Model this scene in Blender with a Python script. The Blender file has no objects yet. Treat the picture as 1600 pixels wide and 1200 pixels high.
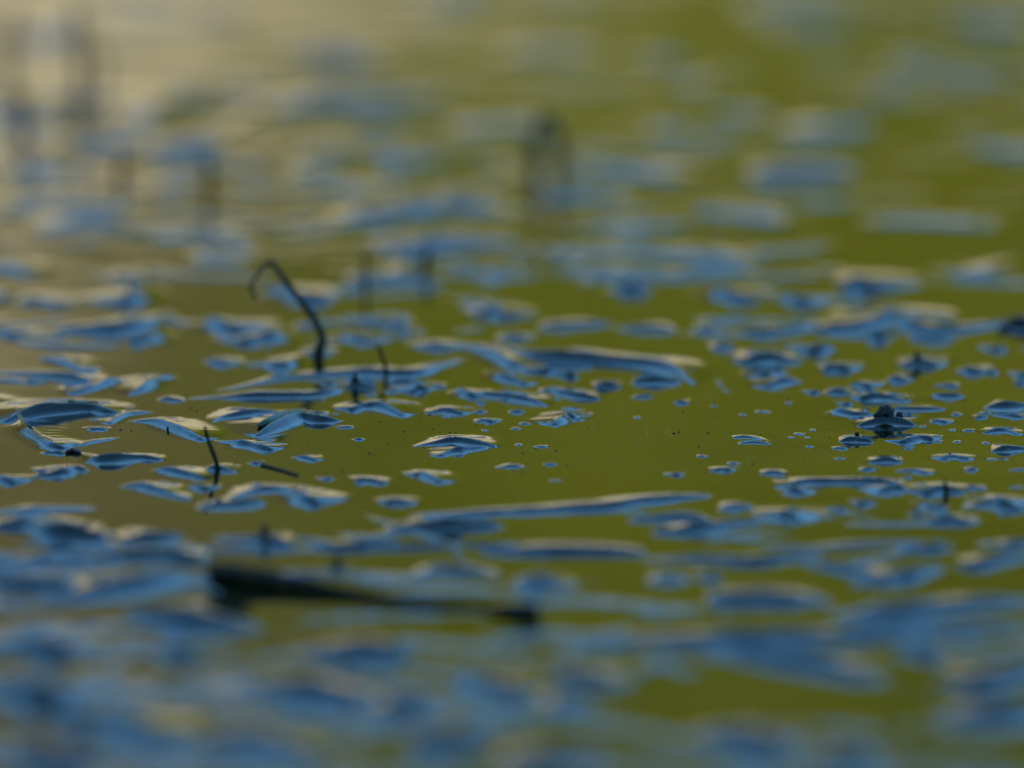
import bpy, bmesh, math, random
import numpy as np
from mathutils import Vector, noise

rng = np.random.default_rng(7)
random.seed(7)
scene = bpy.context.scene
COL = scene.collection
R = math.radians

# ------------------------------------------------------------------ camera
CAM_H = 0.434          # lens height over the pond
PITCH = R(10.0)        # looking down
HFOV = R(7.0)
cam_d = bpy.data.cameras.new('camera')
cam = bpy.data.objects.new('camera', cam_d)
COL.objects.link(cam)
cam.location = (0, 0, CAM_H)
cam.rotation_euler = (math.pi / 2 - PITCH, 0, 0)
cam_d.sensor_width = 36
cam_d.lens = 18 / math.tan(HFOV / 2)
cam_d.clip_start = 0.05
cam_d.clip_end = 500
scene.camera = cam
TH = math.tan(HFOV / 2)


def px_ray(px, py):
    u = (px - 800) / 800 * TH
    v = (600 - py) / 800 * TH
    c, s = math.cos(PITCH), math.sin(PITCH)
    return np.array([u, c + v * s, -s + v * c])


def at(px, py, z=0.0):
    """point of the pond plane (height z) that stands at a place of the photo; also metres per photo pixel there"""
    d = px_ray(px, py)
    t = (z - CAM_H) / d[2]
    p = np.array([0, 0, CAM_H]) + d * t
    return p, t * TH / 800, math.atan2(CAM_H, p[1])


pf, _, _ = at(800, 684)
cam_d.dof.use_dof = True
cam_d.dof.focus_distance = float(pf[1] * math.cos(PITCH) + CAM_H * math.sin(PITCH))
cam_d.dof.aperture_fstop = 5.4
cam_d.dof.aperture_blades = 0

# ------------------------------------------------------------------ sky and sun
SUN_EL, SUN_AZ = R(18), R(205)      # azimuth clockwise from +Y: the sun stands behind the camera, a little to the left
w = bpy.data.worlds.new('World')
scene.world = w
w.use_nodes = True
nt = w.node_tree
bg = nt.nodes['Background']
sky = nt.nodes.new('ShaderNodeTexSky')
sky.sky_type = 'NISHITA'
sky.sun_disc = False
sky.sun_elevation = SUN_EL
sky.sun_rotation = SUN_AZ
sky.air_density = 2.0
sky.dust_density = 0.0
sky.ozone_density = 10.0
nt.links.new(sky.outputs[0], bg.inputs[0])
bg.inputs[1].default_value = 0.145
sd = bpy.data.lights.new('sun', 'SUN')
sd.energy = 2.6
sd.angle = R(0.5)
sd.color = (1.0, 0.93, 0.82)
sun = bpy.data.objects.new('sun', sd)
COL.objects.link(sun)
S = Vector((math.sin(SUN_AZ) * math.cos(SUN_EL), math.cos(SUN_AZ) * math.cos(SUN_EL), math.sin(SUN_EL)))
sun.rotation_euler = S.to_track_quat('Z', 'Y').to_euler()
sun.location = S * 20
vs = scene.view_settings
vs.view_transform = 'Standard'
vs.look = 'None'
vs.gamma = 1
vs.exposure = 1.82
vs.use_curve_mapping = False
scene.cycles.use_denoising = True
scene.cycles.max_bounces = 6


# ------------------------------------------------------------------ materials
def mat(name, col, rough=0.6, spec=0.5, vary=0.25, scale=300.0, bump=0.0, col2=None, ior=1.45):
    m = bpy.data.materials.new(name)
    m.use_nodes = True
    n = m.node_tree
    b = n.nodes['Principled BSDF']
    b.inputs['Roughness'].default_value = rough
    b.inputs['IOR'].default_value = ior
    b.inputs['Specular IOR Level'].default_value = spec
    tc = n.nodes.new('ShaderNodeTexCoord')
    no = n.nodes.new('ShaderNodeTexNoise')
    no.inputs['Scale'].default_value = scale
    no.inputs['Detail'].default_value = 5
    n.links.new(tc.outputs['Object'], no.inputs['Vector'])
    rp = n.nodes.new('ShaderNodeValToRGB')
    c2 = col2 or tuple(c * (1 + vary) for c in col)
    c1 = tuple(c * (1 - vary) for c in col) if not col2 else col
    rp.color_ramp.elements[0].position = 0.35
    rp.color_ramp.elements[1].position = 0.68
    rp.color_ramp.elements[0].color = (*c1, 1)
    rp.color_ramp.elements[1].color = (*c2, 1)
    n.links.new(no.outputs[0], rp.inputs[0])
    n.links.new(rp.outputs[0], b.inputs['Base Color'])
    if bump:
        bp = n.nodes.new('ShaderNodeBump')
        bp.inputs['Strength'].default_value = bump
        bp.inputs['Distance'].default_value = 0.0003
        n.links.new(no.outputs[0], bp.inputs['Height'])
        n.links.new(bp.outputs[0], b.inputs['Normal'])
    return m


M_water = mat('pond_water', (0.010, 0.012, 0.0015), rough=0.045, vary=0.25, scale=25, ior=1.48)
def add_film(m):
    n = m.node_tree
    b = n.nodes['Principled BSDF']
    g = n.nodes.new('ShaderNodeNewGeometry')

    def noise_(scale, detail, stretch=None):
        q = n.nodes.new('ShaderNodeTexNoise')
        q.inputs['Scale'].default_value = scale
        q.inputs['Detail'].default_value = detail
        if stretch:
            mp = n.nodes.new('ShaderNodeMapping')
            mp.inputs['Scale'].default_value = stretch
            n.links.new(g.outputs['Position'], mp.inputs['Vector'])
            n.links.new(mp.outputs[0], q.inputs['Vector'])
        else:
            n.links.new(g.outputs['Position'], q.inputs['Vector'])
        return q.outputs[0]

    def ramp(v, a, b_):
        q = n.nodes.new('ShaderNodeMapRange')
        q.inputs['From Min'].default_value = a
        q.inputs['From Max'].default_value = b_
        n.links.new(v, q.inputs['Value'])
        return q.outputs[0]

    def mul(a, c, op='MULTIPLY'):
        q = n.nodes.new('ShaderNodeMath')
        q.operation = op
        for i, v in enumerate((a, c)):
            if isinstance(v, (int, float)):
                q.inputs[i].default_value = v
            else:
                n.links.new(v, q.inputs[i])
        return q.outputs[0]
    grains = mul(ramp(noise_(1300, 2, (1, .5, 1)), .62, .72), ramp(noise_(16, 3), .42, .62))
    line = mul(noise_(26, 2, (1, .3, 1)), .5, 'SUBTRACT')
    ab = n.nodes.new('ShaderNodeMath')
    ab.operation = 'ABSOLUTE'
    n.links.new(line, ab.inputs[0])
    lines = mul(mul(ramp(ab.outputs[0], .006, .0), .35), ramp(noise_(40, 2), .45, .65))
    f = mul(grains, lines, 'MAXIMUM')
    mx = n.nodes.new('ShaderNodeMix')
    mx.data_type = 'RGBA'
    old = b.inputs['Base Color'].links[0].from_socket
    n.links.new(f, mx.inputs[0])
    n.links.new(old, mx.inputs[6])
    mx.inputs[7].default_value = (.16, .15, .07, 1)
    n.links.new(mx.outputs[2], b.inputs['Base Color'])


add_film(M_water)
M_stem = mat('dark_green_stem', (0.005, 0.010, 0.003), rough=0.5, spec=.25, scale=900, bump=0.5, col2=(0.011, 0.018, 0.005))
M_leaf = mat('wet_green_blade', (0.018, 0.045, 0.014), rough=0.35, scale=700, bump=0.4, col2=(0.035, 0.07, 0.02))
M_stick = mat('rotten_bark', (0.012, 0.007, 0.003), rough=0.65, spec=.2, scale=350, bump=0.8, col2=(0.040, 0.025, 0.011))
M_seed = mat('black_husk', (0.004, 0.004, 0.0035), rough=0.45, spec=.3, scale=900, bump=0.5, col2=(0.024, 0.015, 0.008))
M_speck = mat('dark_speck', (0.010, 0.010, 0.009), rough=0.6, scale=500, col2=(0.03, 0.03, 0.025))
M_dust = mat('pale_dust', (0.20, 0.21, 0.15), rough=0.8, scale=500)


def bank_material():
    m = bpy.data.materials.new('grassy_bank')
    m.use_nodes = True
    n = m.node_tree
    b = n.nodes['Principled BSDF']
    b.inputs['Roughness'].default_value = 0.9
    b.inputs['Specular IOR Level'].default_value = 0.1
    g = n.nodes.new('ShaderNodeNewGeometry')
    sx = n.nodes.new('ShaderNodeSeparateXYZ')
    n.links.new(g.outputs['Position'], sx.inputs[0])

    def math_(op, a, b_):
        q = n.nodes.new('ShaderNodeMath')
        q.operation = op
        for i, v in enumerate((a, b_)):
            if isinstance(v, (int, float)):
                q.inputs[i].default_value = v
            else:
                n.links.new(v, q.inputs[i])
        return q.outputs[0]

    def noise_(scale, detail=4):
        q = n.nodes.new('ShaderNodeTexNoise')
        q.inputs['Scale'].default_value = scale
        q.inputs['Detail'].default_value = detail
        n.links.new(g.outputs['Position'], q.inputs['Vector'])
        return q.outputs[0]

    def ramp(v, els):
        q = n.nodes.new('ShaderNodeValToRGB')
        r = q.color_ramp
        while len(r.elements) < len(els):
            r.elements.new(0.5)
        for e, (p, c) in zip(r.elements, els):
            e.position = p
            e.color = (*c, 1) if len(c) == 3 else c
        n.links.new(v, q.inputs[0])
        return q.outputs[0]

    # bare dry shore and dead reed below, live grass above; the dry part climbs higher on the left
    g01 = n.nodes.new('ShaderNodeMapRange')
    g01.inputs['From Min'].default_value = 0.5
    g01.inputs['From Max'].default_value = -0.65
    n.links.new(sx.outputs[0], g01.inputs['Value'])
    lift = math_('ADD', math_('MULTIPLY', math_('POWER', g01.outputs[0], 1.6), DRY_L - DRY_R), DRY_R)
    edge = math_('ADD', lift, math_('MULTIPLY', math_('SUBTRACT', noise_(1.3), 0.5), 0.5))
    t = math_('MULTIPLY', math_('SUBTRACT', sx.outputs[2], edge), 2.2)
    tt = ramp(t, [(0.0, (0, 0, 0)), (1.0, (1, 1, 1))])
    dry = ramp(noise_(6.0), [(0.3, (0.27, 0.205, 0.105)), (0.7, (0.43, 0.34, 0.185))])
    green = ramp(noise_(4.0), [(0.3, (0.056, 0.058, 0.001)), (0.7, (0.094, 0.092, 0.003))])
    mx = n.nodes.new('ShaderNodeMix')
    mx.data_type = 'RGBA'
    n.links.new(tt, mx.inputs[0])
    n.links.new(dry, mx.inputs[6])
    # on the left the growth above the shore is half dead, olive brown
    brown = ramp(noise_(5.0), [(0.3, (0.062, 0.048, 0.012)), (0.7, (0.115, 0.092, 0.028))])
    bm_ = n.nodes.new('ShaderNodeMix')
    bm_.data_type = 'RGBA'
    bf_ = ramp(math_('ADD', g01.outputs[0], math_('MULTIPLY', math_('SUBTRACT', noise_(0.9), 0.5), 0.3)), [(0.56, (0, 0, 0)), (0.95, (1, 1, 1))])
    n.links.new(bf_, bm_.inputs[0])
    n.links.new(green, bm_.inputs[6])
    n.links.new(brown, bm_.inputs[7])
    n.links.new(bm_.outputs[2], mx.inputs[7])
    n.links.new(mx.outputs[2], b.inputs['Base Color'])
    return m


DRY_L, DRY_R = 1.22, 0.42
M_bank = bank_material()


# ------------------------------------------------------------------ helpers
def tag(o, label=None, cat=None, group=None, kind=None):
    if label:
        o['label'] = label
    if cat:
        o['category'] = cat
    if group:
        o['group'] = group
    if kind:
        o['kind'] = kind
    return o


def mesh_obj(name, verts, faces, m, parent=None, smooth=True):
    me = bpy.data.meshes.new(name)
    me.from_pydata([tuple(map(float, v)) for v in verts], [], faces)
    if smooth:
        me.polygons.foreach_set('use_smooth', [True] * len(me.polygons))
    me.materials.append(m)
    o = bpy.data.objects.new(name, me)
    COL.objects.link(o)
    if parent:
        o.parent = parent
    return o


def grid_obj(name, xs, ys, Z, m):
    nx, ny = len(xs), len(ys)
    X, Y = np.meshgrid(xs, ys)
    co = np.stack([X, Y, Z], -1).reshape(-1, 3).astype(np.float32)
    i = np.arange(nx * ny).reshape(ny, nx)
    q = np.stack([i[:-1, :-1], i[:-1, 1:], i[1:, 1:], i[1:, :-1]], -1).reshape(-1, 4)
    me = bpy.data.meshes.new(name)
    me.vertices.add(nx * ny)
    me.vertices.foreach_set('co', co.ravel())
    me.loops.add(q.size)
    me.loops.foreach_set('vertex_index', q.ravel().astype(np.int32))
    me.polygons.add(len(q))
    me.polygons.foreach_set('loop_start', np.arange(0, q.size, 4, dtype=np.int32))
    me.polygons.foreach_set('use_smooth', np.ones(len(q), dtype=bool))
    me.materials.append(m)
    me.update(calc_edges=True)
    o = bpy.data.objects.new(name, me)
    COL.objects.link(o)
    return o


# ------------------------------------------------------------------ the banks
def vnoise(x, y, sc, seed=0.0):
    """cheap smooth value noise on arrays, -1..1"""
    x = np.asarray(x) * sc + seed * 17.3
    y = np.asarray(y) * sc + seed * 9.1
    xi, yi = np.floor(x), np.floor(y)
    fx, fy = x - xi, y - yi
    fx = fx * fx * fx * (fx * (fx * 6 - 15) + 10)
    fy = fy * fy * fy * (fy * (fy * 6 - 15) + 10)

    def hsh(a, b):
        v = np.sin(a * 127.1 + b * 311.7 + seed * 3.7) * 43758.5453
        return (v - np.floor(v)) * 2 - 1
    return (hsh(xi, yi) * (1 - fx) * (1 - fy) + hsh(xi + 1, yi) * fx * (1 - fy)
            + hsh(xi, yi + 1) * (1 - fx) * fy + hsh(xi + 1, yi + 1) * fx * fy)


xs = np.arange(-60, 60.01, 0.25)
ys = np.concatenate([np.arange(3, 20, 0.2), np.arange(20, 90, 2.5)])
X, Y = np.meshgrid(xs, ys)
dd = Y - (10 - 0.004 * X * X)
Z = np.where(dd < 4.6, 0.85 * dd, 3.91 + (dd - 4.6) * 0.02)
Z = Z + (vnoise(X, Y, 0.5) * 0.35 + vnoise(X, Y, 1.3, 1) * 0.18 + vnoise(X, Y, 3.1, 2) * 0.07) * np.clip(dd / 2, 0.05, 1)
Z = np.maximum(Z, -0.4)
bank = grid_obj('far_bank', xs, ys, Z, M_bank)
tag(bank, kind='structure')
# loose tall growth along the top of the far bank: dense at its foot, thinning out against the sky
M_growth = mat('bank_growth', (0.050, 0.054, 0.003), rough=0.9, spec=.1, scale=2.0, col2=(0.085, 0.085, 0.006))
gv, gf = [], []
for k in range(9000):
    gx = rng.uniform(-26, 26)
    clump = .55 + .45 * math.sin(gx * 1.3 + 2 * math.sin(gx * .37)) * math.sin(gx * .61 + 1)
    gy = 10 - .004 * gx * gx + rng.uniform(4.2, 5.6)
    gz = 3.7 + min(rng.exponential(.55) * (.6 + clump), 2.3)
    c = Vector((gx, gy, gz))
    a = Vector(rng.normal(size=3)).normalized()
    b = a.cross(Vector(rng.normal(size=3))).normalized()
    L, wd = rng.uniform(.10, .26), rng.uniform(.03, .07)
    o0 = len(gv)
    gv += [c - a * L, c + b * wd, c + a * L, c - b * wd]
    gf.append((o0, o0 + 1, o0 + 2, o0 + 3))
tag(mesh_obj('bank_undergrowth', gv, gf, M_growth, smooth=False), 'loose leafy growth along the top of the far bank', 'undergrowth', kind='stuff')
xs = np.arange(-60, 60.01, 0.8)
ys = np.concatenate([np.arange(-60, -12, 3), np.arange(-12, 0.4, 0.3)])
X, Y = np.meshgrid(xs, ys)
dd = -1.3 - Y
Z = np.where(dd < 3.5, 1.15 * dd, 4.02 + (dd - 3.5) * 0.03) + (vnoise(X, Y, 0.9, 5) * 0.12 + vnoise(X, Y, 2.9, 6) * 0.05) * np.clip(dd, 0, 1)
Z = np.maximum(Z, -0.4)
shore = grid_obj('near_shade_bank', xs, ys, Z, M_bank)  # unseen rise behind the camera, made steep to keep sun off the near water
tag(shore, kind='structure')

# ------------------------------------------------------------------ the pond surface
# every swell: crest line in photo pixels, near-side width in pixels, steepness, far slope
RIDGES = []


def rg(n, *pts, m=0.5, mf=0.88, e=0.2):
    m = m * 1.65
    if mf == .66 and m < .62:
        n *= .72
    L = pts[-1][0] - pts[0][0]
    if L < 130:
        c = sum(p[0] for p in pts) / len(pts)
        pts = [(c + (p[0] - c) * .97, p[1]) for p in pts]
    RIDGES.append((list(pts), n, m, mf, e))


# --- upper middle band
rg(25, (-20, 412), (10, 410), (40, 425)); rg(14, (30, 468), (62, 463), (95, 474)); rg(12, (165, 432), (200, 427), (235, 430))
rg(22, (180, 470), (210, 455), (245, 440)); rg(20, (85, 508), (130, 505), (180, 505), (225, 497), (255, 487), (275, 490), m=.55)
rg(20, (200, 528), (235, 520), (265, 510)); rg(14, (-10, 512), (10, 512), (30, 520)); rg(10, (58, 557), (90, 558), (125, 570), (160, 576))
rg(16, (-15, 575), (55, 577), (100, 582), (150, 594), m=.7); rg(7, (-10, 592), (10, 591), (35, 596)); rg(7, (38, 597), (50, 594), (65, 598))
rg(14, (108, 612), (150, 598), (175, 589), (205, 590)); rg(15, (200, 613), (215, 602), (245, 586), (275, 583)); rg(8, (245, 623), (262, 621), (290, 624))
rg(15, (340, 606), (420, 589), (480, 579), (560, 573), (640, 577), (690, 565), (735, 552), m=.6)
rg(14, (298, 618), (360, 613), (420, 612), (500, 609), (545, 600), m=.65)
rg(25, (322, 492), (345, 495), (375, 510)); rg(22, (372, 530), (400, 520), (430, 515), (455, 505))
rg(25, (400, 445), (440, 443), (480, 455), (520, 462)); rg(12, (320, 562), (340, 560), (360, 568)); rg(14, (380, 565), (410, 563), (440, 567), (465, 556), (480, 545))
rg(13, (482, 548), (494, 544), (508, 549), m=.9); rg(15, (530, 515), (545, 520), (580, 525), (620, 520)); rg(14, (545, 500), (600, 498), (640, 505))
rg(8, (508, 598), (530, 594)); rg(13, (540, 600), (558, 596), (590, 601), m=.7); rg(6, (608, 612), (622, 609)); rg(16, (543, 636), (570, 627), (600, 628), (637, 645))
rg(5, (570, 615), (590, 614)); rg(15, (660, 540), (680, 532), (700, 540)); rg(16, (700, 530), (730, 533), (760, 542), (800, 560), (815, 570), m=.55)
rg(20, (780, 540), (840, 546), (900, 548), (960, 551), (1020, 558), (1060, 570), (1088, 592), m=.8)
rg(14, (845, 578), (865, 570), (900, 566), (930, 568), m=.6); rg(18, (885, 582), (900, 580)); rg(14, (762, 574), (790, 583), (828, 597), m=.6)
rg(16, (640, 608), (655, 600), (672, 605)); rg(7, (672, 600), (700, 602)); rg(14, (712, 604), (728, 606), (745, 616)); rg(14, (745, 609), (790, 611), (830, 617), (858, 628), m=.7)
rg(14, (840, 606), (860, 601), (880, 606), (905, 611), (938, 618), m=.75); rg(12, (930, 599), (952, 595), (972, 600), m=.65)
rg(12, (775, 525), (800, 520), (815, 525)); rg(20, (740, 485), (770, 478), (795, 490)); rg(16, (840, 505), (890, 500), (960, 500))
rg(7, (744, 627), (756, 627)); rg(6, (785, 623), (800, 622)); rg(7, (795, 640), (808, 638), (820, 640))
rg(18, (990, 590), (1030, 585), (1070, 590), m=.6); rg(8, (988, 617), (1022, 617)); rg(8, (1055, 625), (1078, 627)); rg(14, (1110, 540), (1150, 538))
rg(20, (1155, 560), (1180, 553), (1220, 552), (1255, 560)); rg(15, (1172, 588), (1192, 580), (1208, 585)); rg(14, (1195, 602), (1225, 590), (1255, 592), m=.55)
rg(15, (960, 507), (1010, 505), (1060, 510)); rg(13, (1080, 512), (1120, 512)); rg(18, (1145, 515), (1200, 512), (1290, 505))
rg(25, (1100, 440), (1140, 450), (1190, 462)); rg(20, (1225, 460), (1250, 462), (1275, 472)); rg(25, (950, 440), (985, 438), (1020, 445), m=.6)
rg(30, (1310, 438), (1340, 430), (1370, 445)); rg(25, (1275, 510), (1340, 500), (1370, 492), (1400, 485), (1430, 500), (1500, 505), (1580, 495), m=.55)
rg(25, (1345, 520), (1385, 522)); rg(15, (1420, 528), (1490, 530)); rg(20, (1260, 545), (1285, 537), (1306, 540)); rg(17, (1285, 573), (1310, 568), (1335, 575), m=.6)
rg(17, (1405, 566), (1433, 560), (1468, 568), m=.7); rg(15, (1492, 576), (1515, 573), (1535, 580)); rg(11, (1540, 580), (1560, 578)); rg(14, (1385, 590), (1405, 587), (1422, 592))
rg(12, (1328, 598), (1345, 596), (1365, 602)); rg(8, (1266, 612), (1282, 610)); rg(11, (1286, 610), (1310, 607), (1330, 612)); rg(16, (1340, 620), (1370, 614), (1400, 616), (1418, 625))
rg(8, (1315, 630), (1330, 628)); rg(13, (1298, 636), (1330, 640), (1365, 644), m=.55); rg(10, (1380, 636), (1430, 635), (1480, 637)); rg(13, (1455, 614), (1480, 614), (1510, 616))
rg(17, (1535, 632), (1570, 628), (1615, 630)); rg(13, (1545, 545), (1570, 542)); rg(12, (1590, 585), (1615, 582)); rg(10, (1587, 597), (1610, 596))
rg(9, (1545, 645), (1600, 650)); rg(8, (1460, 600), (1500, 602))
# --- the sharp band
rg(8, (-15, 637), (30, 630), (80, 625), (120, 621)); rg(5, (-10, 645), (15, 640), (28, 637)); rg(24, (5, 652), (30, 641), (60, 633), (100, 628), (140, 626), (165, 632), (192, 640), m=1.0, e=.8)
rg(16, (27, 648), (38, 662), (58, 678), (80, 689), (102, 696), m=.6, mf=.80); rg(5, (95, 694), (120, 693), (150, 687), (185, 682), mf=.80); rg(19, (125, 700), (140, 706), (160, 711), (200, 708), (230, 707), (255, 713), m=.65)
rg(8, (65, 706), (85, 704), (105, 707)); rg(17, (45, 741), (90, 734), (115, 728), (138, 731), m=.6); rg(15, (-15, 740), (5, 743), (25, 752), m=.6); rg(9, (168, 660), (180, 651), (200, 643), (238, 641), mf=.80)
rg(18, (200, 652), (240, 651), (280, 663), (322, 682), m=.55, mf=.80); rg(7, (142, 670), (155, 667), (168, 670)); rg(14, (240, 731), (270, 731), (320, 745)); rg(14, (185, 757), (220, 756), (260, 766), (297, 776), m=.55)
rg(32, (-15, 812), (40, 805), (80, 816), (130, 820), (170, 828), m=1.1); rg(12, (-10, 796), (40, 793), (95, 790), (150, 792), m=.3); rg(12, (290, 757), (325, 762)); rg(13, (328, 655), (350, 645), (400, 639), (440, 640), m=.55)
rg(22, (398, 673), (430, 655), (468, 642), (500, 646), (532, 649), m=.8); rg(15, (335, 682), (370, 684), (400, 690), (428, 699)); rg(9, (455, 711), (475, 711), (492, 717)); rg(8, (386, 721), (405, 722))
rg(5, (525, 667), (538, 665), (551, 667)); rg(14, (553, 748), (575, 744), (602, 751)); rg(7, (505, 748), (516, 745)); rg(12, (318, 729), (342, 727), (365, 735), m=.6)
rg(20, (350, 775), (400, 757), (440, 757), (480, 772), (502, 782)); rg(20, (310, 787), (370, 780), (420, 780)); rg(14, (600, 783), (620, 778), (642, 785))
rg(13, (645, 690), (680, 683), (710, 680), (740, 684), (775, 692), m=.65); rg(13, (686, 707), (710, 697), (735, 694), (768, 692)); rg(12, (668, 641), (695, 635), (727, 643)); rg(7, (740, 655), (755, 652), (769, 656))
rg(14, (862, 659), (880, 646), (892, 643), (908, 651), m=.55); rg(5, (880, 634), (900, 637), (916, 645), mf=.80); rg(4, (795, 667), (803, 666), (812, 667)); rg(5, (834, 694), (856, 695)); rg(4, (805, 692), (816, 692))
rg(15, (645, 738), (662, 734), (692, 750)); rg(7, (773, 728), (800, 725), (822, 727)); rg(18, (640, 800), (700, 796), (760, 793), (840, 790), (900, 785), (960, 782), (1000, 776), (1060, 770), (1112, 768), m=.7)
rg(22, (600, 822), (700, 812), (740, 812), (785, 818), m=.85); rg(5, (1143, 682), (1165, 680), (1185, 683), (1204, 690)); rg(6, (1150, 691), (1177, 688), (1204, 691)); rg(10, (1108, 733), (1125, 729), (1142, 733)); rg(9, (1184, 738), (1205, 734), (1226, 738))
rg(7, (1058, 742), (1070, 738)); rg(14, (1225, 760), (1240, 752), (1270, 746), (1330, 745), (1390, 748), (1422, 756), m=.6); rg(15, (1230, 762), (1258, 768)); rg(18, (1365, 768), (1390, 756), (1420, 760), m=.55)
rg(18, (980, 808), (1050, 802), (1110, 806)); rg(20, (1020, 827), (1060, 821), (1120, 813), (1195, 808), m=.6); rg(19, (1200, 810), (1225, 796), (1252, 810), m=.7); rg(13, (1125, 790), (1180, 788))
rg(19, (1338, 657), (1384, 649), (1434, 657), m=.7); rg(13, (1313, 683), (1338, 679), (1366, 684), m=.75); rg(6, (1302, 697), (1312, 695), (1323, 698)); rg(14, (1402, 687), (1435, 677), (1457, 682), m=.5); rg(8, (1454, 656), (1468, 654), (1481, 658))
rg(9, (1533, 673), (1565, 668), (1594, 677)); rg(14, (1550, 700), (1575, 695), (1610, 697), m=.65); rg(11, (1356, 718), (1385, 713), (1413, 718)); rg(9, (1472, 714), (1490, 708), (1520, 715)); rg(7, (1343, 732), (1372, 730)); rg(8, (1399, 733), (1430, 731), (1449, 738))
rg(8, (1507, 732), (1528, 731)); rg(5, (1585, 733), (1610, 732)); rg(7, (1522, 651), (1543, 650)); rg(17, (1442, 767), (1475, 756), (1512, 764), m=.6); rg(14, (1420, 778), (1450, 785), (1478, 791)); rg(21, (1497, 785), (1530, 778), (1550, 774), (1575, 782), (1600, 792), m=.65)
rg(9, (1508, 762), (1525, 758), (1546, 761)); rg(17, (1448, 814), (1480, 804), (1514, 813), m=.65); rg(13, (1418, 799), (1447, 801)); rg(13, (1340, 785), (1371, 783)); rg(11, (1308, 797), (1324, 793)); rg(3, (1258, 681), (1266, 681)); rg(3, (1265, 669), (1276, 669))
rg(4, (1485, 688), (1499, 688)); rg(4, (1532, 691), (1545, 691)); rg(4, (1410, 698), (1424, 699)); rg(3, (1230, 681), (1240, 681)); rg(4, (992, 651), (1002, 651)); rg(4, (1228, 628), (1236, 628))
# --- foreground, far out of focus
FG = dict(m=.85, mf=.8)
rg(12, (560, 800), (640, 824), (700, 850), (735, 878), **FG); rg(22, (480, 850), (560, 845), (625, 842), **FG); rg(28, (750, 857), (850, 850), (930, 850), (1010, 858), **FG); rg(16, (640, 897), (700, 884), (785, 897), **FG)
rg(28, (330, 835), (400, 835), (460, 845), m=.6); rg(36, (850, 1004), (1000, 992), (1150, 986), (1300, 981), (1500, 975), (1620, 970), m=.75); rg(22, (1000, 870), (1100, 865), (1180, 870), (1290, 860), **FG)
rg(26, (1250, 872), (1330, 882), (1400, 908), **FG); rg(22, (1395, 856), (1450, 850), (1492, 853), m=.6); rg(26, (1500, 882), (1540, 872), (1620, 865), m=.6); rg(20, (1555, 852), (1620, 845), m=.6)
rg(40, (1100, 930), (1200, 921), (1300, 932), **FG); rg(40, (1290, 952), (1400, 945), (1500, 935), (1620, 930), m=.7); rg(45, (1090, 1008), (1250, 1020), (1370, 1052), **FG); rg(45, (700, 1040), (760, 1055), (830, 1078), m=.8)
rg(45, (450, 1012), (560, 1000), (650, 1008), **FG); rg(55, (1060, 1142), (1130, 1132), (1230, 1160), **FG); rg(55, (1490, 1060), (1560, 1040), (1640, 1030), **FG); rg(60, (1440, 1112), (1540, 1100), (1640, 1100), m=.55)
rg(42, (-20, 905), (60, 898), (125, 912), m=.85); rg(50, (60, 932), (200, 902), (310, 890), m=.5); rg(50, (-20, 1000), (60, 993), (115, 1012), m=.9); rg(66, (-20, 1060), (40, 1062), (100, 1085), m=1.1); rg(60, (80, 1120), (170, 1108), (270, 1155), m=.7)
rg(45, (190, 950), (300, 953), (410, 972), **FG); rg(50, (370, 1062), (480, 1060), (570, 1082), **FG); rg(45, (555, 1102), (690, 1093), **FG); rg(55, (290, 1152), (400, 1142), (510, 1175), m=.5); rg(55, (-20, 1172), (160, 1180), **FG)
rg(50, (640, 1150), (770, 1148), **FG); rg(36, (840, 1098), (930, 1090), **FG); rg(45, (780, 1182), (960, 1168), **FG); rg(30, (800, 905), (850, 900), (880, 912), m=.6); rg(12, (530, 895), (600, 905), (640, 905), **FG)
rg(36, (220, 1010), (320, 1020), **FG); rg(30, (130, 865), (230, 855), (320, 870), **FG); rg(26, (190, 840), (290, 832), **FG); rg(24, (1010, 905), (1040, 898), (1060, 905)); rg(22, (1085, 900), (1130, 897), **FG)
rg(40, (850, 1050), (920, 1045), (960, 1060), **FG); rg(34, (1390, 1010), (1480, 1018), **FG); rg(30, (1330, 905), (1420, 890), (1480, 880), **FG); rg(46, (1290, 1180), (1380, 1170), **FG)
# --- background, far out of focus
BK = dict(m=.36, mf=.66)
rg(44, (-20, 180), (30, 172), (70, 185), **BK); rg(40, (60, 165), (120, 150), (160, 160), **BK); rg(50, (200, 190), (270, 150), (330, 140), **BK); rg(40, (230, 230), (300, 215), (350, 220), m=.5); rg(36, (110, 225), (170, 215), (200, 225), **BK)
rg(32, (330, 218), (420, 165), (520, 150), (600, 152), (720, 138), **BK); rg(28, (10, 322), (80, 310), (220, 325), **BK); rg(32, (50, 357), (130, 338), (175, 345), **BK); rg(26, (230, 370), (290, 364), (415, 375), **BK)
rg(36, (530, 342), (640, 318), (720, 308), (800, 325), m=.55); rg(34, (560, 390), (640, 380), (700, 370), (825, 370), m=.5); rg(30, (835, 392), (950, 385), (1100, 393), (1210, 402), **BK); rg(32, (1170, 268), (1255, 258), (1345, 266), m=.7)
rg(24, (1330, 346), (1420, 340), (1570, 350), **BK); rg(28, (1080, 325), (1150, 328), (1240, 345), **BK); rg(32, (870, 250), (960, 258), (1070, 280), **BK); rg(28, (590, 252), (710, 243), **BK); rg(24, (440, 272), (550, 258), **BK)
rg(22, (1090, 172), (1210, 180), **BK); rg(34, (1230, 203), (1380, 190), **BK); rg(30, (1490, 222), (1620, 238), **BK); rg(40, (1470, 32), (1620, 36), **BK); rg(24, (775, 87), (860, 75), (940, 86), **BK); rg(28, (990, 97), (1080, 85), **BK)
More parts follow.
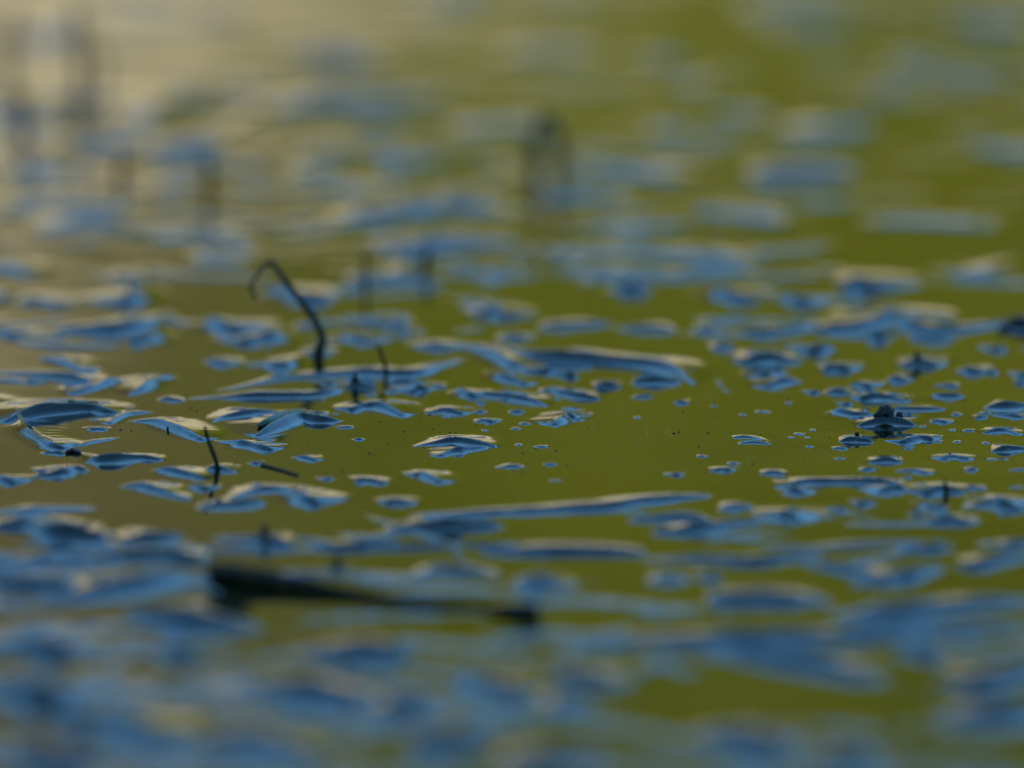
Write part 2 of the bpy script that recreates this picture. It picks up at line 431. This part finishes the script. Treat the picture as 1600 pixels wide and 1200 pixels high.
rg(26, (475, 90), (525, 78), (590, 90), m=.8); rg(24, (310, 28), (390, 20), **BK); rg(22, (630, 2), (770, -6), **BK); rg(22, (1150, 8), (1280, 0), **BK); rg(40, (50, 55), (140, 42), **BK); rg(24, (420, 300), (520, 290), (600, 296), **BK)
rg(24, (820, 310), (920, 305), (1000, 312), **BK); rg(26, (900, 345), (1010, 350), (1090, 345), **BK); rg(20, (1060, 425), (1160, 420), **BK); rg(22, (1440, 415), (1520, 425), (1590, 400), **BK); rg(22, (290, 405), (350, 400), (400, 410), **BK); rg(22, (540, 430), (620, 425), (690, 440), **BK)
rg(24, (0, 270), (90, 262), (180, 275), **BK); rg(24, (230, 290), (330, 285), **BK); rg(26, (700, 200), (800, 190), (880, 200), **BK); rg(26, (1000, 205), (1090, 200), **BK); rg(22, (1380, 95), (1480, 90), **BK); rg(26, (560, 190), (650, 185), **BK)
# --- small random swells where the photo is only a blur, and beyond the edges of the frame
def streak(x, y, L, n, m, tilt=.07):
    a = rng.normal(0, tilt)
    j = lambda: rng.uniform(-.7, .7) * n
    rg(n, (x - L / 2, y - a * L / 2 + j()), (x - L / 4, y - a * L / 4 + j()), (x, y + j()), (x + L / 4, y + a * L / 4 + j()), (x + L / 2, y + a * L / 2 + j()), m=m, mf=rng.uniform(.72, .92))


for k in range(1050):
    x = rng.uniform(-60, 1660)
    if k < 330:                                   # foreground
        y, L, n, m = rng.uniform(840, 1250), rng.uniform(120, 620), rng.uniform(4, 13), rng.uniform(.7, 1.3)
        dens = .7 if x < 620 else .55 if (x < 920 and y > 990) else .32
        if 830 < x < 1330 and (865 < y < 985 or 1040 < y < 1135):
            dens = .06
        if 290 < x < 870 and 872 < y < 990:
            dens = .04
    elif k < 700:                                 # background
        y, L, n, m = rng.uniform(-60, 430), rng.uniform(80, 460), rng.uniform(4, 12), rng.uniform(.25, .55)
        dens = .9 if 120 < y < 430 and x < 1000 else .42 if x > 1000 else .3
    elif k < 790:                                 # fine ripples either side of the sharp band
        y, L, n, m = (rng.uniform(400, 545) if rng.random() < .75 else rng.uniform(785, 860)), rng.uniform(40, 190), rng.uniform(2.5, 7), rng.uniform(.35, .7)
        dens = .8
        if x < 330 and 380 < y < 480:
            dens = .2
    else:                                         # beyond the edges of the frame
        x, y, L, n, m = 800 + rng.choice([-1, 1]) * rng.uniform(850, 1700), rng.uniform(-40, 1230), rng.uniform(30, 250), rng.uniform(5, 22), .5
        dens = .8
    if rng.random() < dens:
        streak(x, y, L, n, m)


for k in range(46):                               # pinhead swells
    x, y = (rng.uniform(1080, 1610), rng.uniform(590, 770)) if rng.random() < .72 else (rng.uniform(0, 1080), rng.uniform(600, 760))
    L = rng.uniform(4, 24)
    rg(rng.uniform(2.2, 5), (x - L / 2, y), (x + rng.normal(0, 1), y - 1), (x + L / 2, y + rng.normal(0, .8)), m=rng.uniform(.4, .8))


def steps(a, b, d):
    return np.linspace(a, b, max(2, int(round((b - a) / d)) + 1))[:-1]


def outward(a, b, d0, grow=1.25):
    v, d, out = a, d0, []
    while v < b:
        out.append(v)
        v += d
        d *= grow
    out.append(b)
    return np.array(out)


yA, yB = at(800, 905)[0][1], at(800, 430)[0][1]       # the band in or near focus
yC, yD = at(800, 770)[0][1], at(800, 600)[0][1]
y0, y1 = at(800, 1260)[0][1], at(800, -60)[0][1]
xf = 0.178
xm = .40
xs = np.concatenate([-outward(xm, 60, .004)[::-1], steps(-xm, -xf, .002), steps(-xf, xf, .0005), steps(xf, xm, .002), outward(xm, 60, .004)])
ys = np.concatenate([-outward(-y0, 1.5, .003)[::-1], steps(y0, yA, .002), steps(yA, yC, .0008), steps(yC, yD, .00048), steps(yD, yB, .0009), steps(yB, y1, .003), outward(y1, 13, .004)])
xs, ys = np.unique(xs), np.unique(ys)
WX, WY = np.meshgrid(xs, ys)
ACC = np.zeros_like(WX)
# a slight wobble keeps the swells from looking drawn
DXW = (vnoise(WX, WY, 90, 3) * .0002 + vnoise(WX, WY, 40, 4) * .0006)
DYW = (vnoise(WX, WY * .5, 80, 5) * .0004 + vnoise(WX, WY * .5, 35, 6) * .0014)
UX, UY = WX + DXW, WY + DYW
P = 4.0
S0 = .072
for pts, n, m, mf, e in RIDGES:
    cx, cy = np.mean([p[0] for p in pts]), np.mean([p[1] for p in pts])
    _, s, th = at(cx, cy)
    # a peaked swell whose near face, as far as it tilts to the sky, shows n pixels deep
    k = math.log(m / S0)
    n = (.88 if 420 < cy < 830 else .64 if cy > 830 else .58) * n
    Ln = n * s / (k * math.sin(th) + (m - S0) * math.cos(th))
    H = m * Ln
    Lf = H / (mf * math.tan(th))
    lift = H * math.cos(th) / s
    # resample the crest as a smooth curve
    q = np.array(pts, float)
    if len(q) == 2:
        q = np.array([q[0], (q[0] + q[1]) / 2 - [0, .3 * n], q[1]])
    q[:, 1] += lift * (.6 + .4 * np.sin(np.pi * np.linspace(0, 1, len(q))) ** .6)
    W = np.array([at(a, b)[0][:2] for a, b in q])
    t = np.linspace(0, len(W) - 1, 4 * (len(W) - 1) + 1)
    C = []
    for v in t:
        i = min(int(v), len(W) - 2)
        f = v - i
        p0, p1, p2, p3 = W[max(i - 1, 0)], W[i], W[i + 1], W[min(i + 2, len(W) - 1)]
        C.append(.5 * ((2 * p1) + (p2 - p0) * f + (2 * p0 - 5 * p1 + 4 * p2 - p3) * f * f + (3 * p1 - p0 - 3 * p2 + p3) * f ** 3))
    C = np.array(C)
    u = np.linspace(0, 1, len(C))
    wgt = .06 + .94 * np.sin(np.pi * np.clip(u, 0, 1) ** rng.uniform(.65, 1.5)) ** rng.uniform(.6, 1.1)
    wgt *= 1 + .16 * np.sin(u * rng.uniform(5, 14) + rng.uniform(0, 6)) * min(1, len(pts) / 4)
    rad = max(5.5 * Ln, 1.7 * Lf)
    i0, i1 = np.searchsorted(xs, [C[:, 0].min() - rad, C[:, 0].max() + rad])
    j0, j1 = np.searchsorted(ys, [C[:, 1].min() - rad, C[:, 1].max() + rad])
    if i1 <= i0 or j1 <= j0:
        continue
    x, y = UX[j0:j1, i0:i1], UY[j0:j1, i0:i1]
    best = np.full(x.shape, 1e9)
    bw = np.zeros_like(x)
    bdy = np.zeros_like(x)
    for a in range(len(C) - 1):
        A, B = C[a], C[a + 1]
        d = B - A
        tt = np.clip(((x - A[0]) * d[0] + (y - A[1]) * d[1]) / (d @ d + 1e-15), 0, 1)
        ex, ey = x - (A[0] + tt * d[0]), y - (A[1] + tt * d[1])
        D = ex * ex + ey * ey
        g = D < best
        best = np.where(g, D, best)
        bw = np.where(g, wgt[a] + (wgt[a + 1] - wgt[a]) * tt, bw)
        bdy = np.where(g, ey, bdy)
    D = np.sqrt(best)
    c = bdy / (D + 1e-7)
    f = np.clip((c + .15) / .75, 0, 1)
    f = f * f * (3 - 2 * f)
    ee = e * .001
    De = np.sqrt(D * D + ee * ee) - ee
    q = De / (Ln * bw ** .8)
    near = np.exp(-q - .08 * q * q)
    q = De / (Lf * bw)
    far = np.logaddexp(0, 9 * (1 - q)) / np.logaddexp(0, 9.)
    h = H * bw * (near * (1 - f) + far * f)
    ACC[j0:j1, i0:i1] += h ** P
WZ = ACC ** (1 / P)
# the lifted film is wrinkled
WZ *= 1 + vnoise(WX, WY * .5, 170, 11) * .06 + vnoise(WX, WY, 380, 12) * .014
fade = np.clip((14 - np.abs(WX)) / 10, 0, 1)
WZ = WZ + vnoise(WX, WY, 14, 8) * .00010 + vnoise(WX, WY, 60, 9) * .00002 + vnoise(WX, WY, 5, 10) * .0003
water = grid_obj('pond_water', xs, ys, WZ, M_water)
tag(water, kind='structure')


def surf(x, y):
    i = int(np.clip(np.searchsorted(xs, x) - 1, 0, len(xs) - 2))
    j = int(np.clip(np.searchsorted(ys, y) - 1, 0, len(ys) - 2))
    fx = (x - xs[i]) / (xs[i + 1] - xs[i])
    fy = (y - ys[j]) / (ys[j + 1] - ys[j])
    return float((WZ[j, i] * (1 - fx) + WZ[j, i + 1] * fx) * (1 - fy) + (WZ[j + 1, i] * (1 - fx) + WZ[j + 1, i + 1] * fx) * fy)


# ------------------------------------------------------------------ stems and sticks
def tube_mesh(path, radii, sides=10, wob=.12, seed=0):
    """smooth tapered tube with closed, rounded ends along a path of 3D points"""
    rnd = random.Random(seed)
    P_ = [Vector(p) for p in path]
    pts, rr = [], []
    for i in range(len(P_) - 1):
        p0, p1, p2, p3 = P_[max(i - 1, 0)], P_[i], P_[i + 1], P_[min(i + 2, len(P_) - 1)]
        for k in range(6):
            f = k / 6
            pts.append(.5 * ((2 * p1) + (p2 - p0) * f + (2 * p0 - 5 * p1 + 4 * p2 - p3) * f * f + (3 * p1 - p0 - 3 * p2 + p3) * f ** 3))
            rr.append(radii[i] * (1 - f) + radii[i + 1] * f)
    pts.append(P_[-1]); rr.append(radii[-1])
    t0 = (pts[1] - pts[0]).normalized(); t1 = (pts[-1] - pts[-2]).normalized()
    pts = [pts[0] - t0 * rr[0] * .6] + pts + [pts[-1] + t1 * rr[-1] * .7]
    rr = [rr[0] * .45] + rr + [rr[-1] * .35]
    vs_, fs = [], []
    up = Vector((0.3, 1, 0.1)).normalized()
    for i, p in enumerate(pts):
        t = (pts[min(i + 1, len(pts) - 1)] - pts[max(i - 1, 0)]).normalized()
        a = t.cross(up).normalized(); b = t.cross(a).normalized()
        for k in range(sides):
            an = 2 * math.pi * k / sides
            r = rr[i] * (1 + wob * rnd.uniform(-1, 1))
            vs_.append(p + (a * math.cos(an) + b * math.sin(an)) * r)
    for i in range(len(pts) - 1):
        for k in range(sides):
            k2 = (k + 1) % sides
            fs.append((i * sides + k, i * sides + k2, (i + 1) * sides + k2, (i + 1) * sides + k))
    fs.append(tuple(range(sides))[::-1]); fs.append(tuple((len(pts) - 1) * sides + k for k in range(sides)))
    return vs_, fs


def over(base, px, py, dy=0.0):
    """point above the pond in the upright plane through base (x,y), seen at px,py"""
    d = px_ray(px, py)
    t = (base[1] + dy) / d[1]
    return Vector((d[0] * t, base[1] + dy, CAM_H + d[2] * t))


def stem(name, label, cat, basepx, px_path, px_rad, m=M_stem, group=None, dys=None, seed=1, wob=.1):
    """an upright stem: base where it leaves the water, then places in the photo up to its tip"""
    b, s, _ = at(*basepx)
    zb = surf(b[0], b[1])
    path = [Vector((b[0], b[1], zb - .006))]
    rad = [px_rad[0] * s]
    for i, (p, r) in enumerate(zip(px_path, px_rad)):
        path.append(over(b, p[0], p[1], dys[i] if dys else 0))
        if name == 'reed_stub':
            path[-1].z += zb            # stubs stand on the crest of their swell
        rad.append(r * s)
    v, f = tube_mesh(path, rad, seed=seed, wob=wob)
    return tag(mesh_obj(name, v, f, m), label, cat, group)


stem('bent_reed', 'tall dark stem snapped over at its top, tip hanging down, in the pond', 'stem', (494, 560),
     [(499, 547), (504, 531), (494, 504), (473, 474), (449, 443), (432, 420), (425, 410), (418, 411), (402, 429), (392, 444), (394, 455), (400, 467)],
     [8, 7.5, 6.2, 5.4, 5.0, 4.6, 4.2, 3.6, 2.8, 2.4, 3.2, 2.6], dys=[0, .001, .003, .005, .007, .008, .0085, .0085, .005, .001, 0, -.001], seed=2)
stem('thin_reed', 'thin curved stem upright in a long blue ripple, just beside the tall bent one', 'stem', (602, 585),
     [(602, 578), (599, 562), (594, 548), (589, 538)], [3.4, 3.0, 2.6, 1.8], seed=3)
stem('thin_reed', 'short curved dark stem standing at left, leaning over its wavering reflection', 'stem', (338, 735),
     [(339, 728), (333, 708), (326, 690), (322, 676), (320, 667)], [4.2, 3.6, 3.2, 3.0, 2.2], seed=4)
stem('reed_stub', 'short straight dark spike poking from blue ripples near the right edge', 'stem', (1478, 776),
     [(1478, 768), (1477, 758), (1476, 750)], [4.6, 3.6, 1.8], seed=5)
stem('reed_stub', 'small blunt dark tip poking through the ripple left of the thin curved stem', 'stem', (555, 604),
     [(555, 601), (555, 597), (554, 592)], [6.0, 4.2, 1.4], seed=6)
stem('reed_stub', 'dark pointed tip on a round blue swell above the black seed husk', 'stem', (1433, 570),
     [(1433, 567), (1432, 564), (1431, 560)], [6, 4, 1.2], seed=7)
stem('reed_stub', 'tiny dark tip on the small round swell below left of the black husk', 'stem', (1339, 686),
     [(1339, 683), (1339, 681)], [3.5, 1.2], seed=8)
stem('reed_stub', 'tiny dark tip on the left ripple between thin stem and leaf blade', 'stem', (262, 674),
     [(262, 672), (262, 669)], [1.8, .6], seed=9)
stem('reed_stub', 'blurred dark stub in front of the small grey floating twig', 'stem', (414, 848),
     [(414, 842), (413, 836)], [7, 4], seed=10)
stem('reed_stub', 'blurred dark stub just above the middle of the floating stick', 'stem', (527, 886),
     [(527, 880), (527, 873)], [8, 5], seed=11)
stem('standing_reed', 'blurred bent dark stem in the top left corner, its tip nodding slightly left', 'stem', (127, 140),
     [(127, 110), (126, 70), (122, 30), (116, 8)], [9, 8, 7, 5], seed=13)
stem('standing_reed', 'blurred dark stem leaning up at the very left edge', 'stem', (12, 108),
     [(14, 86), (17, 46), (24, 10)], [9, 8, 5], seed=14)
stem('standing_reed', 'short blurred stem just right of the nodding one, top left', 'stem', (160, 128),
     [(160, 105), (158, 66)], [5, 4], seed=15)
stem('standing_reed', 'blurred stem standing below the nodding one near the left edge', 'stem', (37, 215),
     [(37, 190), (38, 150)], [7.5, 6], seed=16)
stem('standing_reed', 'stout blurred dark green stem below the nodding stem, left', 'stem', (188, 282),
     [(189, 260), (190, 240)], [7.5, 6], seed=17)
stem('standing_reed', 'blurred grey stem in the blue ripples above the tall bent stem', 'stem', (326, 305),
     [(326, 280), (325, 245)], [7, 6], seed=18)
stem('standing_reed', 'faint blurred stem right of the tall bent stem', 'stem', (571, 452),
     [(571, 430), (572, 396)], [4, 3.5], seed=19)
stem('standing_reed', 'faint blurred green stub right of the faint stem, above the long ripple', 'stem', (664, 430),
     [(665, 412), (667, 392)], [7, 5], seed=20)
stem('looped_reed', 'blurred dark stem folded into a loop, alone in the upper middle', 'stem', (832, 276),
     [(834, 250), (838, 205), (852, 184), (870, 200), (878, 245), (874, 270)], [9, 8, 8, 8, 7, 6], seed=21)
def lying(name, label, cat, px_path, px_rad, m, rise=0.3, seed=1, wob=.15, group=None):
    path, rad = [], []
    for (x, y), r in zip(px_path, px_rad):
        b, s, _ = at(x, y)
        rad.append(r * s)
        path.append(Vector((b[0], b[1], surf(b[0], b[1]) + r * s * rise)))
    v, f = tube_mesh(path, rad, seed=seed, wob=wob)
    return tag(mesh_obj(name, v, f, m), label, cat, group)


lying('floating_stick', 'long dark brown stick floating out of focus, thick left end tapering right', 'stick',
      [(330, 906), (400, 914), (480, 924), (560, 934), (650, 943), (740, 951), (790, 958), (836, 964)],
      [13, 15, 10.5, 6.5, 4.5, 4, 7, 12], M_stick, rise=.95, seed=31)
lying('dark_clump', 'black blurred lump cut by the right edge of the picture', 'clump',
      [(1562, 520), (1582, 512), (1605, 514), (1640, 520)], [4, 10, 13, 10], M_seed, rise=.5, seed=22, wob=.3)
lying('floating_twig', 'short grey twig lying flat on the green water below the leaf blade', 'twig',
      [(409, 727), (435, 734), (465, 743)], [3.2, 3.0, 2.4], M_stick, rise=.2, seed=32)
lying('dark_clump', 'small black lump where two blue ripples meet at left', 'clump',
      [(104, 709), (114, 707), (125, 711)], [3, 4.8, 2.6], M_seed, rise=.5, seed=33, wob=.35)


# the black husk: a lumpy dome with a notch and a small lobe
def husk(px, py, rpx):
    b, s, _ = at(px, py)
    z = surf(b[0], b[1])
    r = rpx * s
    root = bpy.data.objects.new('seed_husk', None)
    COL.objects.link(root)
    root.location = (b[0], b[1], z)
    for nm, off, sc in (('shell', (0, 0, .2), (1.02, .9, .95)), ('lobe', (-.85, -.3, .0), (.6, .6, .55)), ('lobe', (.45, -.6, -.05), (.5, .5, .5)), ('lobe', (1.6, .2, .0), (.4, .4, .4))):
        bm = bmesh.new()
        bmesh.ops.create_icosphere(bm, subdivisions=4, radius=1)
        for v in bm.verts:
            k = 1 + 0.3 * noise.noise(v.co * 1.7 + Vector(off) * 5) + .12 * noise.noise(v.co * 4.5 + Vector(off)) + .04 * noise.noise(v.co * 11)
            v.co = Vector((v.co.x * sc[0] * k + off[0], v.co.y * sc[1] * k + off[1], v.co.z * sc[2] * k + off[2])) * r
        me = bpy.data.meshes.new(nm)
        bm.to_mesh(me)
        bm.free()
        me.polygons.foreach_set('use_smooth', [True] * len(me.polygons))
        me.materials.append(M_seed)
        o = bpy.data.objects.new(nm, me)
        COL.objects.link(o)
        o.parent = root
    tag(root, 'black lumpy seed husk sitting in a blue swell at right', 'seed husk')


husk(1384, 659, 13.5)


# green leaf blades that lift the surface
def blade(label, px_path, px_w, lift=.0006, fold=.5):
    v, f = [], []
    n = len(px_path)
    for i, ((x, y), wd) in enumerate(zip(px_path, px_w)):
        b, s, _ = at(x, y)
        x2, y2 = px_path[min(i + 1, n - 1)]
        x1, y1_ = px_path[max(i - 1, 0)]
        B2, B1 = at(x2, y2)[0], at(x1, y1_)[0]
        t = Vector(B2 - B1).normalized()
        side = Vector((t.y, -t.x, 0))
        if side.y > 0:
            side = -side
        hw = wd * s
        z0 = surf(b[0], b[1])
        for k in (-1, 0, 1):
            p = Vector((b[0], b[1], 0)) + side * hw * k
            zz = max(surf(p.x, p.y) + .00012, z0 + lift - abs(k) * hw * fold)
            v.append((p.x, p.y, zz))
        for k in (1, 0, -1):
            p = Vector((b[0], b[1], 0)) + side * hw * k * .98
            zz = max(surf(p.x, p.y) + .00012, z0 + lift - abs(k) * hw * fold) - .0004
            v.append((p.x, p.y, zz))
    for i in range(n - 1):
        for k in range(6):
            k2 = (k + 1) % 6
            f.append((i * 6 + k, i * 6 + k2, (i + 1) * 6 + k2, (i + 1) * 6 + k))
    f.append(tuple(range(6))[::-1])
    f.append(tuple((n - 1) * 6 + k for k in range(6)))
    return tag(mesh_obj('leaf_blade', v, f, M_leaf), label, 'leaf')


blade('folded green leaf blade lifting the water, pointed tip to the right, middle left', [(404, 674), (420, 666), (440, 657), (458, 650), (472, 645), (477, 643)], [4, 11, 16, 17, 11, 1.5], lift=.0011)
blade('narrow green leaf arching through the dark hollow of the leftmost big ripple', [(108, 643), (122, 638), (138, 635), (152, 637)], [2, 5, 5, 2])
blade('small pointed leaf tip rising at the left edge above a blue slope', [(27, 652), (31, 659), (38, 668), (48, 677)], [2, 5, 5, 2])

# ------------------------------------------------------------------ specks on the water
def speck_mesh(name, m, seed, squash=.6):
    bm = bmesh.new()
    bmesh.ops.create_icosphere(bm, subdivisions=1, radius=1)
    for v in bm.verts:
        v.co *= 1 + .35 * noise.noise(v.co * 1.7 + Vector((seed, 0, 0)))
        v.co.z *= squash
    me = bpy.data.meshes.new(name)
    bm.to_mesh(me)
    bm.free()
    me.polygons.foreach_set('use_smooth', [True] * len(me.polygons))
    me.materials.append(m)
    return me


sm = [speck_mesh('floating_speck', M_speck, i) for i in range(4)]
for i, (x, y, r) in enumerate([(118, 656, 1.6), (188, 672, 3.2), (205, 673, 2.8), (134, 640, 2), (112, 645, 1.6), (298, 637, 3), (307, 641, 3), (277, 664, 2), (594, 658, 2.6), (657, 649, 2.6), (671, 647, 3.4), (477, 666, 2.2),
                               (744, 663, 2), (631, 673, 2), (676, 669, 2.4), (703, 674, 2.6), (712, 674, 2.4), (577, 707, 3), (584, 710, 2.2), (535, 736, 3), (837, 700, 2.2), (817, 707, 2.8), (869, 703, 3.2), (886, 726, 2.8),
                               (803, 737, 3), (816, 738, 2.8), (919, 667, 1.6), (1053, 676, 3.6), (1061, 674, 2.6), (1106, 676, 3), (1092, 697, 2.8), (1176, 724, 3), (1188, 678, 1.6), (1067, 643, 2.8), (1232, 623, 3.2), (1291, 669, 2),
                               (1349, 674, 1.8), (1296, 682, 1.6), (1334, 718, 2.2), (1539, 717, 2.2), (1382, 728, 2), (1478, 718, 2), (1507, 716, 2), (1484, 707, 2.6), (662, 698, 2), (771, 698, 2.2), (606, 692, 2.6), (1227, 740, 3)]):
    b, s, _ = at(x, y)
    r *= .62
    o = bpy.data.objects.new('floating_speck', sm[i % 4])
    COL.objects.link(o)
    z = surf(b[0], b[1])
    o.location = (b[0], b[1], z + r * s * .25)
    o.scale = (r * s * rng.uniform(.9, 1.4), r * s * rng.uniform(.9, 1.5), r * s)
    o.rotation_euler = (0, 0, rng.uniform(0, 6))
    tag(o, 'tiny dark speck floating on the still green water', 'speck', 'dark specks floating on the water')

v, f = [], []
base = [(1, 0, 0), (-.6, .8, 0), (-.5, -.9, 0), (.1, 0, .5), (0, 0, -.4)]
bf = [(0, 1, 3), (1, 2, 3), (2, 0, 3), (1, 0, 4), (2, 1, 4), (0, 2, 4)]
for k in range(2600):
    c = rng.choice([0, 1, 2, 3])
    cx, cy, sx_, sy_ = [(780, 690, 150, 30), (1120, 700, 130, 22), (260, 660, 160, 25), (1400, 705, 140, 30)][c]
    x, y = rng.normal(cx, sx_), rng.normal(cy, sy_)
    if rng.random() < .3:
        x, y = rng.uniform(0, 1600), rng.uniform(560, 800)
    b, s, _ = at(x, y)
    if abs(b[0]) > .18:
        continue
    r = s * rng.uniform(.4, 1.1)
    an = rng.uniform(0, 6.28)
    z = surf(b[0], b[1])
    o0 = len(v)
    for p in base:
        v.append((b[0] + r * (p[0] * math.cos(an) - p[1] * math.sin(an)), b[1] + r * (p[0] * math.sin(an) + p[1] * math.cos(an)), z + r * p[2]))
    f += [tuple(o0 + i for i in t) for t in bf]
v2, f2 = [], []
CR = [r for r in RIDGES if 560 < r[0][0][1] < 790 and -20 < r[0][0][0] < 1620]
for k in range(420):
    pts = CR[rng.integers(len(CR))][0]
    i = rng.integers(len(pts) - 1)
    t = rng.random()
    x = pts[i][0] * (1 - t) + pts[i + 1][0] * t + rng.normal(0, 2)
    y = pts[i][1] * (1 - t) + pts[i + 1][1] * t + abs(rng.normal(2, 4))
    b, s, _ = at(x, y)
    if abs(b[0]) > .18:
        continue
    r = s * rng.uniform(.4, 1.3)
    an = rng.uniform(0, 6.28)
    z = surf(b[0], b[1])
    o0 = len(v2)
    for p in base:
        v2.append((b[0] + r * (p[0] * math.cos(an) - p[1] * math.sin(an)), b[1] + r * (p[0] * math.sin(an) + p[1] * math.cos(an)), z + r * p[2]))
    f2 += [tuple(o0 + i for i in t_) for t_ in bf]
tag(mesh_obj('floating_debris', v2, f2, M_speck, smooth=False), 'fine dark crumbs caught along the crests of the ripples', 'debris', kind='stuff')
dust = mesh_obj('floating_dust', v, f, M_dust, smooth=False)
tag(dust, 'fine pale dust scattered over the still green water', 'dust', kind='stuff')
print('WATER tris', 2 * len(xs) * len(ys), len(xs), len(ys), len(xs) * len(ys), 'ridges', len(RIDGES), 'zmax', WZ.max())
